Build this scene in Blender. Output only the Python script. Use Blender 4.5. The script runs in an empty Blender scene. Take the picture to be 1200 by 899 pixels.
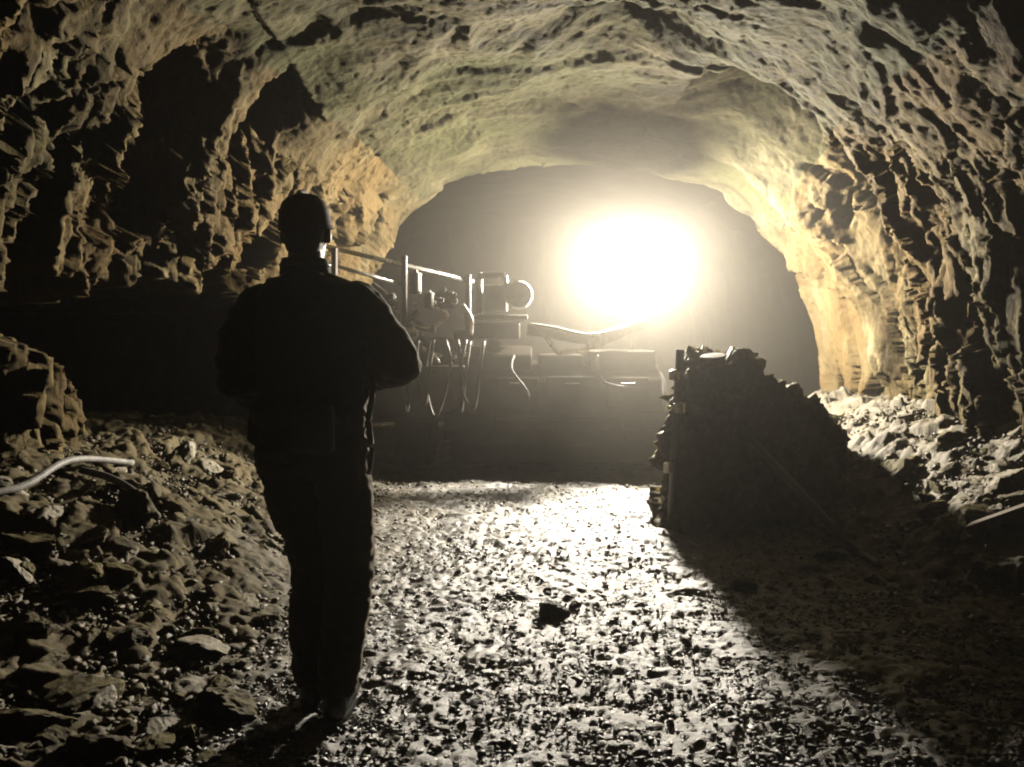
import bpy, bmesh, math, random
import numpy as np
np.seterr(over='ignore')
from mathutils import Vector, Matrix
R = math.radians
SC = bpy.context.scene
COL = SC.collection
rng = np.random.default_rng(7)
random.seed(7)

# ------------------------------------------------------------------ camera
CAM_Z, FPX = 1.3, 935.0
PITCH = math.atan(49.5 / FPX)
cam_d = bpy.data.cameras.new('camera')
cam = bpy.data.objects.new('camera', cam_d); COL.objects.link(cam)
cam.location = (0, 0, CAM_Z)
cam.rotation_euler = (R(90) - PITCH, 0, 0)
cam_d.sensor_width = 36; cam_d.lens = 36 * FPX / 1200
cam_d.clip_end = 200; cam_d.clip_start = 0.05
SC.camera = cam

# ------------------------------------------------------------------ world: underground, next to no sky light
w = bpy.data.worlds.new('World'); SC.world = w; w.use_nodes = True
w.node_tree.nodes['Background'].inputs[0].default_value = (0.5, 0.55, 0.65, 1)
w.node_tree.nodes['Background'].inputs[1].default_value = 0.05

# ------------------------------------------------------------------ the floodlight on the machine is the only light
LAMP = Vector((1.256, 8.4, 2.105))
GLOBE_R, GLOBE_STRENGTH = 0.15, 3300
GLOBE_COLOR = (1.0, 0.915, 0.775)

vs = SC.view_settings
SC.display_settings.display_device = 'sRGB'
vs.view_transform = 'Standard'; vs.look = 'None'; vs.gamma = 1; vs.exposure = 0.0
SC.render.engine = 'CYCLES'
cy = SC.cycles
cy.use_denoising = True
cy.max_bounces = 2; cy.diffuse_bounces = 0; cy.glossy_bounces = 2
cy.transmission_bounces = 2; cy.volume_bounces = 0; cy.transparent_max_bounces = 4
cy.sample_clamp_indirect = 6
cy.pixel_filter_type = 'BLACKMAN_HARRIS'; cy.filter_width = 2.0
cy.use_adaptive_sampling = True; cy.adaptive_threshold = 0.03
HAZE_DENSITY, HAZE_G = 0.0034, 0.74
DUST_DENSITY, DUST_G = 0.14, 0.50

# ------------------------------------------------------------------ helpers
def W(px, py, d):
    """world point at depth d (along +Y) seen at photo pixel px, py"""
    cx, cz = (px - 600) / FPX, -(py - 449.5) / FPX
    dy = math.cos(PITCH) + cz * math.sin(PITCH)
    dz = -math.sin(PITCH) + cz * math.cos(PITCH)
    k = d / dy
    return Vector((cx * k, d, CAM_Z + dz * k))

def tag(o, label=None, cat=None, group=None, kind=None):
    for k, v in (('label', label), ('category', cat), ('group', group), ('kind', kind)):
        if v: o[k] = v
    return o

def link(name, me, mat=None, parent=None, smooth=False):
    o = bpy.data.objects.new(name, me); COL.objects.link(o)
    if mat and not me.materials: me.materials.append(mat)
    if parent: o.parent = parent
    if smooth: me.polygons.foreach_set('use_smooth', [True] * len(me.polygons))
    return o

def empty(name, loc=(0, 0, 0)):
    o = bpy.data.objects.new(name, None); COL.objects.link(o)
    o.location = loc; o.empty_display_size = 0.1
    return o

def grid_mesh(name, P, flip=False):
    """P: (n, m, 3) array -> quad grid mesh"""
    n, m = P.shape[:2]
    me = bpy.data.meshes.new(name)
    idx = np.arange(n * m).reshape(n, m)
    q = np.stack([idx[:-1, :-1], idx[1:, :-1], idx[1:, 1:], idx[:-1, 1:]], -1).reshape(-1, 4)
    if flip: q = q[:, ::-1]
    nq = len(q)
    me.vertices.add(n * m); me.vertices.foreach_set('co', P.reshape(-1).astype(np.float32))
    me.loops.add(nq * 4); me.loops.foreach_set('vertex_index', q.reshape(-1).astype(np.int32))
    me.polygons.add(nq)
    me.polygons.foreach_set('loop_start', np.arange(0, nq * 4, 4, dtype=np.int32))
    me.update(calc_edges=True)
    me.polygons.foreach_set('use_smooth', np.ones(nq, dtype=bool))
    return me

# ---- numpy noise
def vnoise(p, seed=0):
    i = np.floor(p).astype(np.int64); f = (p - i).astype(np.float32)
    f = f * f * f * (f * (f * 6 - 15) + 10)
    kx = [(i[..., 0] + k) * 73856093 for k in (0, 1)]; ky = [(i[..., 1] + k) * 19349663 for k in (0, 1)]
    kz = [((i[..., 2] + k) * 83492791) ^ (seed * 7919 + 13) for k in (0, 1)]
    def c(a, b, d):
        n = (kx[a] ^ ky[b] ^ kz[d]).astype(np.uint32)
        n = (n ^ (n >> np.uint32(15))) * np.uint32(2246822519)
        n = (n ^ (n >> np.uint32(13))) * np.uint32(3266489917)
        return (n ^ (n >> np.uint32(16))).astype(np.float32) / np.float32(4294967296.0)
    def l(a, b, t): return a + (b - a) * t
    r = l(l(l(c(0, 0, 0), c(1, 0, 0), f[..., 0]), l(c(0, 1, 0), c(1, 1, 0), f[..., 0]), f[..., 1]),
          l(l(c(0, 0, 1), c(1, 0, 1), f[..., 0]), l(c(0, 1, 1), c(1, 1, 1), f[..., 0]), f[..., 1]), f[..., 2])
    return r * 2 - 1

def fbm(p, octv=4, seed=0, gain=0.5):
    r, a, s = 0, 1.0, 0
    for k in range(octv):
        r = r + a * vnoise(p * (2.03 ** k) + 17.3 * k, seed + k); s += a; a *= gain
    return r / s

def mix64(n):
    n = (n ^ (n >> np.uint64(31))) * np.uint64(0x9E3779B97F4A7C15)
    n = (n ^ (n >> np.uint64(29))) * np.uint64(0xBF58476D1CE4E5B9)
    return n ^ (n >> np.uint64(32))

def facets(p, seed=0, tilt=0.9, hgt=0.5, flat=False):
    """broken-rock relief: every Voronoi cell is a plane of its own height and tilt"""
    p = p.astype(np.float32)
    i = np.floor(p).astype(np.int64); fr_ = (p - i).astype(np.float32)
    sh = p.shape[:-1]
    best = np.full(sh, 1e9, np.float32); sec = best.copy(); bh = np.zeros(sh, np.uint64)
    bq = [np.zeros(sh, np.float32) for _ in range(3)]
    K = np.float32(1 / 1024)
    for dx in (-1, 0, 1):
        for dy in (-1, 0, 1):
            for dz in ((0,) if flat else (-1, 0, 1)):
                n = ((i[..., 0] + dx) * 73856093) ^ ((i[..., 1] + dy) * 19349663) ^ ((i[..., 2] + dz) * 83492791) ^ (seed * 7919)
                n = mix64(n.astype(np.uint64))
                qx = fr_[..., 0] - dx - (n & np.uint64(1023)).astype(np.float32) * K
                qy = fr_[..., 1] - dy - ((n >> np.uint64(10)) & np.uint64(1023)).astype(np.float32) * K
                qz = 0 * qx if flat else fr_[..., 2] - dz - ((n >> np.uint64(20)) & np.uint64(1023)).astype(np.float32) * K
                d = qx * qx + qy * qy + qz * qz
                m = d < best
                sec = np.where(m, best, np.minimum(sec, d)); best = np.where(m, d, best); bh = np.where(m, n, bh)
                bq = [np.where(m, q, o) for q, o in zip((qx, qy, qz), bq)]
    def fld(k): return ((bh >> np.uint64(k)) & np.uint64(255)).astype(np.float32) / 127.5 - 1
    out = hgt * fld(30) + tilt * (bq[0] * fld(38) + bq[1] * fld(46) + bq[2] * fld(54))
    return out, np.sqrt(sec) - np.sqrt(best)

def sstep(a, b, x):
    t = np.clip((x - a) / (b - a), 0, 1)
    return t * t * (3 - 2 * t)

def bump2(x, y, cx, cyy, rx, ry):
    return np.exp(-(((x - cx) / rx) ** 2 + ((y - cyy) / ry) ** 2))

# ---- small mesh builders
def bm_mesh(name, bm):
    me = bpy.data.meshes.new(name); bm.to_mesh(me); bm.free(); return me

def box(bm, c, s, rot=None, bev=0.0):
    r = bmesh.ops.create_cube(bm, size=1.0)
    vv = r['verts']
    M = Matrix.Translation(Vector(c)) @ (rot.to_4x4() if rot else Matrix()) @ Matrix.Diagonal((*s, 1))
    bmesh.ops.transform(bm, matrix=M, verts=vv)
    if bev:
        ee = list({e for v in vv for e in v.link_edges})
        bmesh.ops.bevel(bm, geom=ee, offset=bev, segments=2, affect='EDGES', profile=0.5)

def tube(bm, pts, r, seg=8, r1=None):
    pts = [Vector(p) for p in pts]; n = len(pts)
    rings = []
    for k, p in enumerate(pts):
        t = (pts[min(k + 1, n - 1)] - pts[max(k - 1, 0)]).normalized()
        a = t.cross(Vector((0, 0, 1)))
        if a.length < 1e-3: a = t.cross(Vector((0, 1, 0)))
        a.normalize(); b = t.cross(a)
        rr = r if r1 is None else r + (r1 - r) * k / (n - 1)
        rings.append([bm.verts.new(p + rr * (math.cos(2 * math.pi * j / seg) * a + math.sin(2 * math.pi * j / seg) * b)) for j in range(seg)])
    for k in range(n - 1):
        for j in range(seg):
            bm.faces.new((rings[k][j], rings[k][(j + 1) % seg], rings[k + 1][(j + 1) % seg], rings[k + 1][j]))
    bm.faces.new(rings[0][::-1]); bm.faces.new(rings[-1])
    bmesh.ops.recalc_face_normals(bm, faces=bm.faces[:])

def spline(pts, n=10):
    pts = [Vector(p) for p in pts]; out = []
    P = [pts[0]] + pts + [pts[-1]]
    for i in range(1, len(P) - 2):
        for k in range(n):
            t = k / n
            a, b, c, d = P[i - 1], P[i], P[i + 1], P[i + 2]
            out.append(0.5 * ((2 * b) + (-a + c) * t + (2 * a - 5 * b + 4 * c - d) * t * t + (-a + 3 * b - 3 * c + d) * t ** 3))
    out.append(pts[-1]); return out

def lathe(bm, prof, c=(0, 0, 0), axis='Z', seg=28):
    """prof: (radius, height) list"""
    rings = []
    for r, h in prof:
        ring = []
        for j in range(seg):
            a = 2 * math.pi * j / seg
            v = Vector((r * math.cos(a), r * math.sin(a), h))
            if axis == 'Y': v = Vector((v.x, v.z, v.y))
            if axis == 'X': v = Vector((v.z, v.x, v.y))
            ring.append(bm.verts.new(v + Vector(c)))
        rings.append(ring)
    for k in range(len(rings) - 1):
        for j in range(seg):
            bm.faces.new((rings[k][j], rings[k][(j + 1) % seg], rings[k + 1][(j + 1) % seg], rings[k + 1][j]))
    bm.faces.new(rings[0][::-1]); bm.faces.new(rings[-1])
    bmesh.ops.recalc_face_normals(bm, faces=bm.faces[:])

def prism(bm, poly, x0, x1):
    """poly: (y, z) outline extruded from x0 to x1"""
    a = [bm.verts.new((x0, y, z)) for y, z in poly]; b = [bm.verts.new((x1, y, z)) for y, z in poly]
    n = len(poly)
    bm.faces.new(a); bm.faces.new(b[::-1])
    for k in range(n): bm.faces.new((a[k], b[k], b[(k + 1) % n], a[(k + 1) % n]))
    bmesh.ops.recalc_face_normals(bm, faces=bm.faces[:])

# ------------------------------------------------------------------ materials
def new_mat(name):
    m = bpy.data.materials.new(name); m.use_nodes = True
    nt = m.node_tree; b = nt.nodes['Principled BSDF']
    return m, nt, b

def noise_node(nt, scale, detail=6, rough=0.6, vec=None, dist=0.0):
    n = nt.nodes.new('ShaderNodeTexNoise')
    n.inputs['Scale'].default_value = scale; n.inputs['Detail'].default_value = detail
    n.inputs['Roughness'].default_value = rough; n.inputs['Distortion'].default_value = dist
    if vec: nt.links.new(vec, n.inputs['Vector'])
    return n

def ramp_node(nt, stops, src):
    r = nt.nodes.new('ShaderNodeValToRGB'); e = r.color_ramp.elements
    while len(e) < len(stops): e.new(0.5)
    for k, (p, c) in enumerate(stops):
        e[k].position = p; e[k].color = (*c, 1) if len(c) == 3 else c
    nt.links.new(src, r.inputs[0]); return r

def mix_node(nt, a, b, fac, mode='MIX'):
    m = nt.nodes.new('ShaderNodeMix'); m.data_type = 'RGBA'; m.blend_type = mode
    for sock, v in ((m.inputs['A'], a), (m.inputs['B'], b), (m.inputs['Factor'], fac)):
        if hasattr(v, 'is_linked') or hasattr(v, 'links'): nt.links.new(v, sock)
        elif isinstance(v, tuple): sock.default_value = (*v, 1)
        else: sock.default_value = v
    return m.outputs['Result']

def rock_material(name, stops, tint, scale=1.0, rough=(0.55, 0.9), bump=0.5, bscale=38, stretch=(1, 1, 1)):
    m, nt, b = new_mat(name)
    geo = nt.nodes.new('ShaderNodeNewGeometry')
    mp = nt.nodes.new('ShaderNodeMapping'); mp.inputs['Scale'].default_value = stretch
    nt.links.new(geo.outputs['Position'], mp.inputs['Vector'])
    v = mp.outputs['Vector']
    n1 = noise_node(nt, 1.7 * scale, 8, 0.62, v, 0.6)
    n2 = noise_node(nt, 11 * scale, 6, 0.7, v)
    n3 = noise_node(nt, 0.8 * scale, 3, 0.5, v)
    r1 = ramp_node(nt, stops, n1.outputs['Fac'])
    r2 = ramp_node(nt, [(0.25, (0.35, 0.35, 0.35)), (0.55, (0.95, 0.95, 0.95)), (0.8, (1.35, 1.35, 1.3))], n2.outputs['Fac'])
    c = mix_node(nt, r1.outputs[0], r2.outputs[0], 0.85, 'MULTIPLY')
    t = ramp_node(nt, [(0.42, (0, 0, 0)), (0.62, (1, 1, 1))], n3.outputs['Fac'])
    c2 = mix_node(nt, c, tint, t.outputs[0], 'MIX')
    c3 = mix_node(nt, c, c2, 0.62)
    nt.links.new(c3, b.inputs['Base Color'])
    rr = ramp_node(nt, [(0.3, (rough[0],) * 3), (0.7, (rough[1],) * 3)], n2.outputs['Fac'])
    nt.links.new(rr.outputs[0], b.inputs['Roughness'])
    b.inputs['Specular IOR Level'].default_value = 0.75 if rough[0] < 0.35 else 0.2
    nb = noise_node(nt, bscale, 8, 0.7, v)
    bp = nt.nodes.new('ShaderNodeBump'); bp.inputs['Strength'].default_value = bump; bp.inputs['Distance'].default_value = 0.02
    nt.links.new(nb.outputs['Fac'], bp.inputs['Height']); nt.links.new(bp.outputs[0], b.inputs['Normal'])
    return m

def plain_material(name, col, rough=0.6, metal=0.0, var=0.3, scale=14, bump=0.12):
    m, nt, b = new_mat(name)
    geo = nt.nodes.new('ShaderNodeTexCoord')
    n = noise_node(nt, scale, 6, 0.65, geo.outputs['Object'])
    dark = tuple(x * (1 - var) for x in col); lite = tuple(min(1, x * (1 + var)) for x in col)
    r = ramp_node(nt, [(0.3, dark), (0.7, lite)], n.outputs['Fac'])
    nt.links.new(r.outputs[0], b.inputs['Base Color'])
    rr = ramp_node(nt, [(0.3, (max(0.05, rough - 0.12),) * 3), (0.7, (min(1, rough + 0.12),) * 3)], n.outputs['Fac'])
    nt.links.new(rr.outputs[0], b.inputs['Roughness'])
    b.inputs['Metallic'].default_value = metal
    if bump:
        nb = noise_node(nt, scale * 4, 5, 0.6, geo.outputs['Object'])
        bp = nt.nodes.new('ShaderNodeBump'); bp.inputs['Strength'].default_value = bump; bp.inputs['Distance'].default_value = 0.01
        nt.links.new(nb.outputs['Fac'], bp.inputs['Height']); nt.links.new(bp.outputs[0], b.inputs['Normal'])
    return m

M_WALL = rock_material('rock_face', [(0.30, (0.018, 0.014, 0.007)), (0.43, (0.075, 0.059, 0.027)), (0.56, (0.17, 0.137, 0.066)), (0.72, (0.37, 0.315, 0.18))],
                       (0.23, 0.15, 0.058), 1.0, (0.7, 0.95), 0.8, 34, (1, 1, 0.45))
M_ROOF = rock_material('rock_roof', [(0.30, (0.028, 0.023, 0.011)), (0.43, (0.078, 0.066, 0.032)), (0.56, (0.135, 0.115, 0.060)), (0.74, (0.25, 0.215, 0.125))],
                       (0.085, 0.088, 0.034), 1.0, (0.7, 0.95), 0.8, 30, (0.6, 1.2, 1))
M_FLOOR = rock_material('muddy_gravel', [(0.3, (0.09, 0.08, 0.07)), (0.40, (0.30, 0.285, 0.255)), (0.52, (0.46, 0.445, 0.42)), (0.72, (0.62, 0.61, 0.595))],
                        (0.46, 0.42, 0.34), 2.6, (0.27, 0.5), 0.42, 110)
M_STONE = rock_material('broken_stone', [(0.28, (0.05, 0.04, 0.02)), (0.42, (0.13, 0.105, 0.05)), (0.56, (0.21, 0.175, 0.085)), (0.75, (0.36, 0.31, 0.19))],
                        (0.19, 0.155, 0.05), 3.0, (0.4, 0.8), 0.5, 50)
M_GRAVEL = rock_material('brown_gravel', [(0.3, (0.07, 0.057, 0.035)), (0.5, (0.17, 0.14, 0.085)), (0.75, (0.36, 0.31, 0.215))], (0.19, 0.145, 0.06), 4.0, (0.3, 0.7), 0.4, 60)
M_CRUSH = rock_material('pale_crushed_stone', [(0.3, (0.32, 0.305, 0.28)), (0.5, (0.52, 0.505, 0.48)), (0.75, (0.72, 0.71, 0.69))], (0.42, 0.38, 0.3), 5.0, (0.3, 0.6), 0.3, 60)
M_PALE = rock_material('pale_stone', [(0.3, (0.30, 0.26, 0.18)), (0.5, (0.46, 0.41, 0.31)), (0.75, (0.60, 0.55, 0.45))],
                       (0.5, 0.44, 0.33), 3.0, (0.4, 0.75), 0.4, 50)
M_DARKSTONE = rock_material('dark_stone', [(0.3, (0.02, 0.017, 0.012)), (0.5, (0.05, 0.042, 0.03)), (0.75, (0.09, 0.075, 0.05))],
                            (0.06, 0.05, 0.035), 3.0, (0.4, 0.8), 0.5, 50)
M_STEEL = plain_material('dark_painted_steel', (0.075, 0.062, 0.045), 0.5, 0.2)
M_HULL = plain_material('dark_matt_hull', (0.022, 0.019, 0.014), 0.75, 0.0, 0.4, 6)  # even near-black base with hardly any gloss
M_HULL.node_tree.nodes['Principled BSDF'].inputs['Specular IOR Level'].default_value = 0.03
M_PAINT = plain_material('worn_machine_paint', (0.22, 0.17, 0.09), 0.5, 0.0, 0.35)
M_BARE = plain_material('bare_bright_steel', (0.55, 0.52, 0.46), 0.32, 0.7, 0.25)
M_WHITE = plain_material('white_paint', (0.72, 0.70, 0.64), 0.45, 0.0, 0.15)
M_RUBBER = plain_material('black_rubber', (0.02, 0.019, 0.018), 0.7)
M_HOSE = plain_material('grey_hose', (0.20, 0.185, 0.16), 0.4)
M_PALEHOSE = plain_material('pale_hose', (0.42, 0.40, 0.36), 0.55, 0, 0.5, 20)
M_WOOD = plain_material('dark_timber', (0.14, 0.11, 0.075), 0.7, 0, 0.4)
M_JACKET = plain_material('black_jacket_cloth', (0.016, 0.016, 0.014), 0.85, 0, 0.3, 30)
M_TROUSER = plain_material('dark_work_trousers', (0.06, 0.045, 0.02), 0.85, 0, 0.3, 30)
for m_ in (M_JACKET, M_TROUSER):
    b_ = m_.node_tree.nodes['Principled BSDF']; b_.inputs['Sheen Weight'].default_value = 0.35; b_.inputs['Sheen Roughness'].default_value = 0.4; b_.inputs['Sheen Tint'].default_value = (0.8, 0.7, 0.5, 1)
M_SKIN = plain_material('skin', (0.32, 0.19, 0.13), 0.55, 0, 0.1)
M_HELMET = plain_material('brown_helmet_shell', (0.075, 0.045, 0.022), 0.8, 0, 0.4)
M_BAND = plain_material('grey_reflective_band', (0.28, 0.28, 0.22), 0.4, 0, 0.1)
M_HAIR = plain_material('dark_hair', (0.012, 0.009, 0.007), 0.7)
M_BOOT = plain_material('black_rubber_boot', (0.015, 0.014, 0.012), 0.45)

def emit_material(name, col, strength):
    m, nt, b = new_mat(name)
    b.inputs['Base Color'].default_value = (*col, 1)
    b.inputs['Emission Color'].default_value = (*col, 1)
    b.inputs['Emission Strength'].default_value = strength
    return m
M_LENS = emit_material('lit_lamp_globe', GLOBE_COLOR, GLOBE_STRENGTH)

# ------------------------------------------------------------------ floor
def floor_h(x, y):
    x = np.asarray(x, float); y = np.asarray(y, float)
    p = np.stack(np.broadcast_arrays(x * 0.55, y * 0.55, 0 * x), -1)
    und = 0.055 * fbm(p, 3, 50)
    yl = sstep(1.0, 2.6, y) * (1 - sstep(8.0, 9.0, y))
    left = 0.62 * sstep(-1.0, -2.9, x) * (0.55 + 0.45 * sstep(2.0, 4.6, y)) * (1 - sstep(8.0, 9.6, y))
    left = left + 0.12 * bump2(x, y, -1.75, 4.4, 0.5, 0.6) + 0.14 * bump2(x, y, -1.45, 5.3, 0.45, 0.5)
    right = 0.75 * sstep(2.0, 3.5, x) * sstep(2.8, 4.6, y) * (1 - sstep(8.5, 10, y))
    right = right + 0.20 * bump2(x, y, 2.55, 6.6, 0.55, 0.9)
    flat = bump2(x, y, -0.66, 2.74, 0.3, 0.35)
    return und * (1 - 0.9 * flat) + left + right

def uneven(parts):
    out = []
    for a, b, s in parts:
        n = max(2, int(round((b - a) / s))); out.append(np.linspace(a, b, n, endpoint=False))
    out.append([parts[-1][1]])
    return np.concatenate(out)

gy = uneven([(-7, 1.2, 0.14), (1.2, 2.2, 0.022), (2.2, 5.0, 0.0105), (5.0, 7.2, 0.017), (7.2, 10, 0.05), (10, 26, 0.3)])
gx = uneven([(-8, -3.4, 0.12), (-3.4, 3.6, 0.0125), (3.6, 9, 0.12)])
X, Y = np.meshgrid(gx, gy, indexing='ij')
Z = floor_h(X, Y)
P3 = np.stack([X, Y, 0 * X], -1)
warp = np.stack([fbm(P3 * 2.2, 2, 61), fbm(P3 * 2.2, 2, 62), 0 * X], -1)
rub = 0.22 + 0.78 * np.maximum(sstep(-0.9, -1.6, X), sstep(1.9, 2.6, X))       # rougher in the rubble along the walls
f1, e1 = facets(P3 * np.array([4.2, 4.2, 1]) + 0.3 * warp + np.array([0, 0, 0.5]), 70, 0.8, 0.5, True)
Z = Z + 0.085 * rub * f1 * (0.5 + 0.5 * sstep(0, 0.15, e1))
f2, e2 = facets(P3 * np.array([13, 13, 1]) + 0.4 * warp + np.array([0, 0, 0.5]), 80, 0.7, 0.6, True)
Z = Z + 0.019 * (0.32 + 1.3 * rub) * f2 * (0.6 + 0.4 * sstep(0, 0.2, e2))
f3, e3 = facets(P3 * np.array([33, 33, 1]) + np.array([0, 0, 0.5]), 90, 0.6, 0.7, True)
Z = Z + 0.0085 * f3 * (0.7 + 0.3 * sstep(0, 0.25, e3))
Z = Z + 0.012 * fbm(P3 * 9, 3, 95)
nt = M_FLOOR.node_tree; bs = nt.nodes['Principled BSDF']; old = bs.inputs['Base Color'].links[0].from_socket
geo = nt.nodes.new('ShaderNodeNewGeometry'); sx_ = nt.nodes.new('ShaderNodeSeparateXYZ'); nt.links.new(geo.outputs['Position'], sx_.inputs[0])
nz_ = noise_node(nt, 1.4, 4, 0.6, geo.outputs['Position'])
ma = nt.nodes.new('ShaderNodeMath'); ma.operation = 'MULTIPLY_ADD'; ma.inputs[1].default_value = 1.4; nt.links.new(nz_.outputs['Fac'], ma.inputs[0]); nt.links.new(sx_.outputs[0], ma.inputs[2])
rm = ramp_node(nt, [(0.0, (1, 1, 1)), (0.26, (1, 1, 1)), (0.44, (0, 0, 0)), (0.80, (0, 0, 0)), (0.95, (0.7, 0.7, 0.7))], ma.outputs[0])
mr = nt.nodes.new('ShaderNodeMapRange'); mr.inputs['From Min'].default_value = -2.0; mr.inputs['From Max'].default_value = 3.0; nt.links.new(ma.outputs[0], mr.inputs[0]); nt.links.new(mr.outputs[0], rm.inputs[0])
dimmed_rubble = mix_node(nt, old, (0.42, 0.345, 0.165), 1.0, 'MULTIPLY')  # olive rubble tone; dimness beside the lit path is painted in too
nt.links.new(mix_node(nt, old, dimmed_rubble, rm.outputs[0]), bs.inputs['Base Color'])
oldr = bs.inputs['Roughness'].links[0].from_socket                        # the rubble margins are dry, the track between them damp
nt.links.new(mix_node(nt, oldr, (0.85, 0.85, 0.85), rm.outputs[0]), bs.inputs['Roughness'])
floor = tag(link('tunnel_floor', grid_mesh('tunnel_floor', np.stack([X, Y, Z], -1)), M_FLOOR),
            'muddy gravel floor of the mine tunnel', None, None, 'structure')

# ------------------------------------------------------------------ rock shell of the tunnel
def shell():
    sy = uneven([(-7, 1.5, 0.2), (1.5, 3.2, 0.05), (3.2, 9.6, 0.0150), (9.6, 10.6, 0.05), (10.6, 24, 0.3)])
    ph = np.linspace(math.pi, 0, 4000); n = 2.7
    ux = np.sign(np.cos(ph)) * np.abs(np.cos(ph)) ** (2 / n); uz = np.abs(np.sin(ph)) ** (2 / n)
    L = np.concatenate([[0], np.cumsum(np.hypot(np.diff(ux) * 3.0, np.diff(uz) * 3.7))]); L /= L[-1]
    t = np.linspace(0, 1, 760)
    U, V = np.interp(t, L, ux), np.interp(t, L, uz)
    ky = [-7, 0, 3, 4.7, 6.0, 7.0, 8.0, 8.6, 9.25, 9.6, 10.4, 12, 18, 24]
    xl = np.interp(sy, ky, [-3.2, -3.2, -3.05, -2.95, -2.75, -2.55, -2.45, -2.3, -2.15, -2.4, -4.2, -5.2, -5.2, -4.5])
    xr = np.interp(sy, ky, [3.2, 3.2, 3.2, 3.2, 3.3, 3.55, 3.7, 3.7, 3.62, 3.9, 5.2, 6.2, 6.2, 5.5])
    hh = np.interp(sy, ky, [3.5, 3.5, 3.5, 3.5, 3.5, 3.5, 3.42, 3.38, 3.32, 3.5, 4.6, 5.4, 5.4, 5])
    z0 = -0.35
    xc, a = (xl + xr) / 2, (xr - xl) / 2
    Xs = xc[:, None] + a[:, None] * U[None]; Zs = z0 + (hh - z0)[:, None] * V[None]
    Ys = np.repeat(sy[:, None], len(t), 1)
    nx = np.gradient(Zs, axis=1) * -1.0; nz = np.gradient(Xs, axis=1)
    ln = np.hypot(nx, nz) + 1e-9; nx, nz = nx / ln, nz / ln          # outward normal in the cross-section
    P = np.stack([Xs, Ys, Zs], -1)
    T = np.repeat(t[None], len(sy), 0)
    # relief: broad soft planes on the roof, long upright fissures on the walls
    wp = np.stack([fbm(P * 1.1, 2, q) for q in (11, 12, 13)], -1)
    side = sstep(0.55, 0.9, np.abs(U))[None] * np.ones_like(Xs)           # 1 on the walls, 0 on the roof
    lft = (Xs < 0) * side
    band = sstep(7.3, 8.0, Ys) * (1 - sstep(9.6, 10.2, Ys))               # calmer arch round the lamp
    calm = (0.35 + 0.65 * sstep(-0.2, 0.35, fbm(P * 0.9, 2, 77))) * (1 - 0.5 * band) * (0.5 + 0.5 * side)
    calm = np.where(lft > 0.5, 0.95, calm)
    d = 0.16 * fbm(P * np.array([0.7, 0.9, 0.7]), 3, 20)
    stw = np.array([2.2, 2.4, 0.75]); str_ = np.array([1.0, 2.0, 1.6])
    st = side[..., None] * stw + (1 - side[..., None]) * str_
    fa, ea = facets(P * stw + 0.5 * wp, 30, 0.9, 0.34); fa = fa * (0.85 + 0.15 * sstep(0, 0.12, ea))
    fr1, er1 = facets(P * str_ + 0.6 * wp, 31, 0.9, 0.25); fr1 = fr1 * sstep(0, 0.3, er1)
    d = d + side * 0.19 * fa * (1 + 0.7 * lft) + (1 - side) * 0.11 * fr1 * (1 - 0.4 * band)
    fb, eb = facets(P * stw * 2.4 + 0.5 * wp, 40, 0.9, 0.4); fb = fb * (0.8 + 0.2 * sstep(0, 0.18, eb))
    d = d + 0.075 * fb * calm * (0.35 + 0.65 * side) * (1 + 0.5 * lft)
    fc, ec = facets(P * np.array([9.0, 9.0, 2.2]) + 0.6 * wp, 45, 0.9, 0.4)
    d = d + 0.030 * fc * calm * (0.5 + 0.5 * side + 0.4 * lft)
    rid = 1 - np.abs(fbm(P * np.array([3.4, 4.0, 0.9]) + wp, 3, 55))
    d = d + 0.07 * (rid - 0.75) * side * calm
    rr = 1 - np.abs(fbm(P * np.array([0.9, 2.6, 1.2]) + 0.8 * wp, 3, 57))
    d = d - 0.045 * (rr - 0.75) * (1 - side)                                # soft ribs across the roof
    # named hollows: smooth pockets in roof and right shoulder
    px, pz = Xs, Zs
    d = d + 0.42 * bump2(Xs, Ys, 0.75, 5.9, 0.55, 0.45) * sstep(2.6, 3.1, Zs)
    d = d + 0.38 * bump2(Xs, Ys, 2.05, 6.9, 0.35, 0.45) * sstep(2.3, 2.8, Zs)
    d = d + 0.50 * bump2(Ys, Zs, 6.85, 2.6, 0.45, 0.75) * (Xs > 1.5)
    d = d - 0.26 * bump2(Ys - 0.25 * (Zs - 2.4), Zs, 7.75, 2.5, 0.22, 0.9) * (Xs > 1.3)
    # dark pockets high on the left wall
    d = d + 0.5 * bump2(Ys, Zs, 5.15, 2.65, 0.28, 0.38) * (Xs < -1.5)
    d = d + 0.4 * bump2(Ys, Zs, 6.1, 2.9, 0.22, 0.30) * (Xs < -1.5)
    d = d * (1 - 0.6 * sstep(9.8, 10.4, Ys))
    # dark side drift in the left wall
    nb = 0.16 * fbm(P * 2.4, 3, 66); near_edge = 5.08 - 0.75 * sstep(0.95, 1.5, Zs)
    brow = 1.66 + 0.10 * np.sin(Ys * 2.2) + 2.2 * nb
    m = sstep(near_edge, near_edge + 0.08, Ys + nb + 0.10 * (Zs - 1)) * (1 - sstep(7.42, 7.52, Ys + nb)) * (1 - sstep(0, 0.10, Zs - brow)) * (Xs < -1.2)
    d = d + 3.2 * m
    P = P + d[..., None] * np.stack([nx, 0 * nx, np.where(m > 0.02, 0.05, 1) * nz], -1)
    k3 = ((Ys > 2) & (Ys < 10.2) & (m < 0.02))[..., None]
    v = np.stack([fbm(P * 5.0 + 3.1 * q, 3, 120 + q) for q in range(3)], -1) * 0.022 + np.stack([fbm(P * 24 + 1.7 * q, 2, 130 + q) for q in range(3)], -1) * 0.009
    P = P + v * k3
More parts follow.
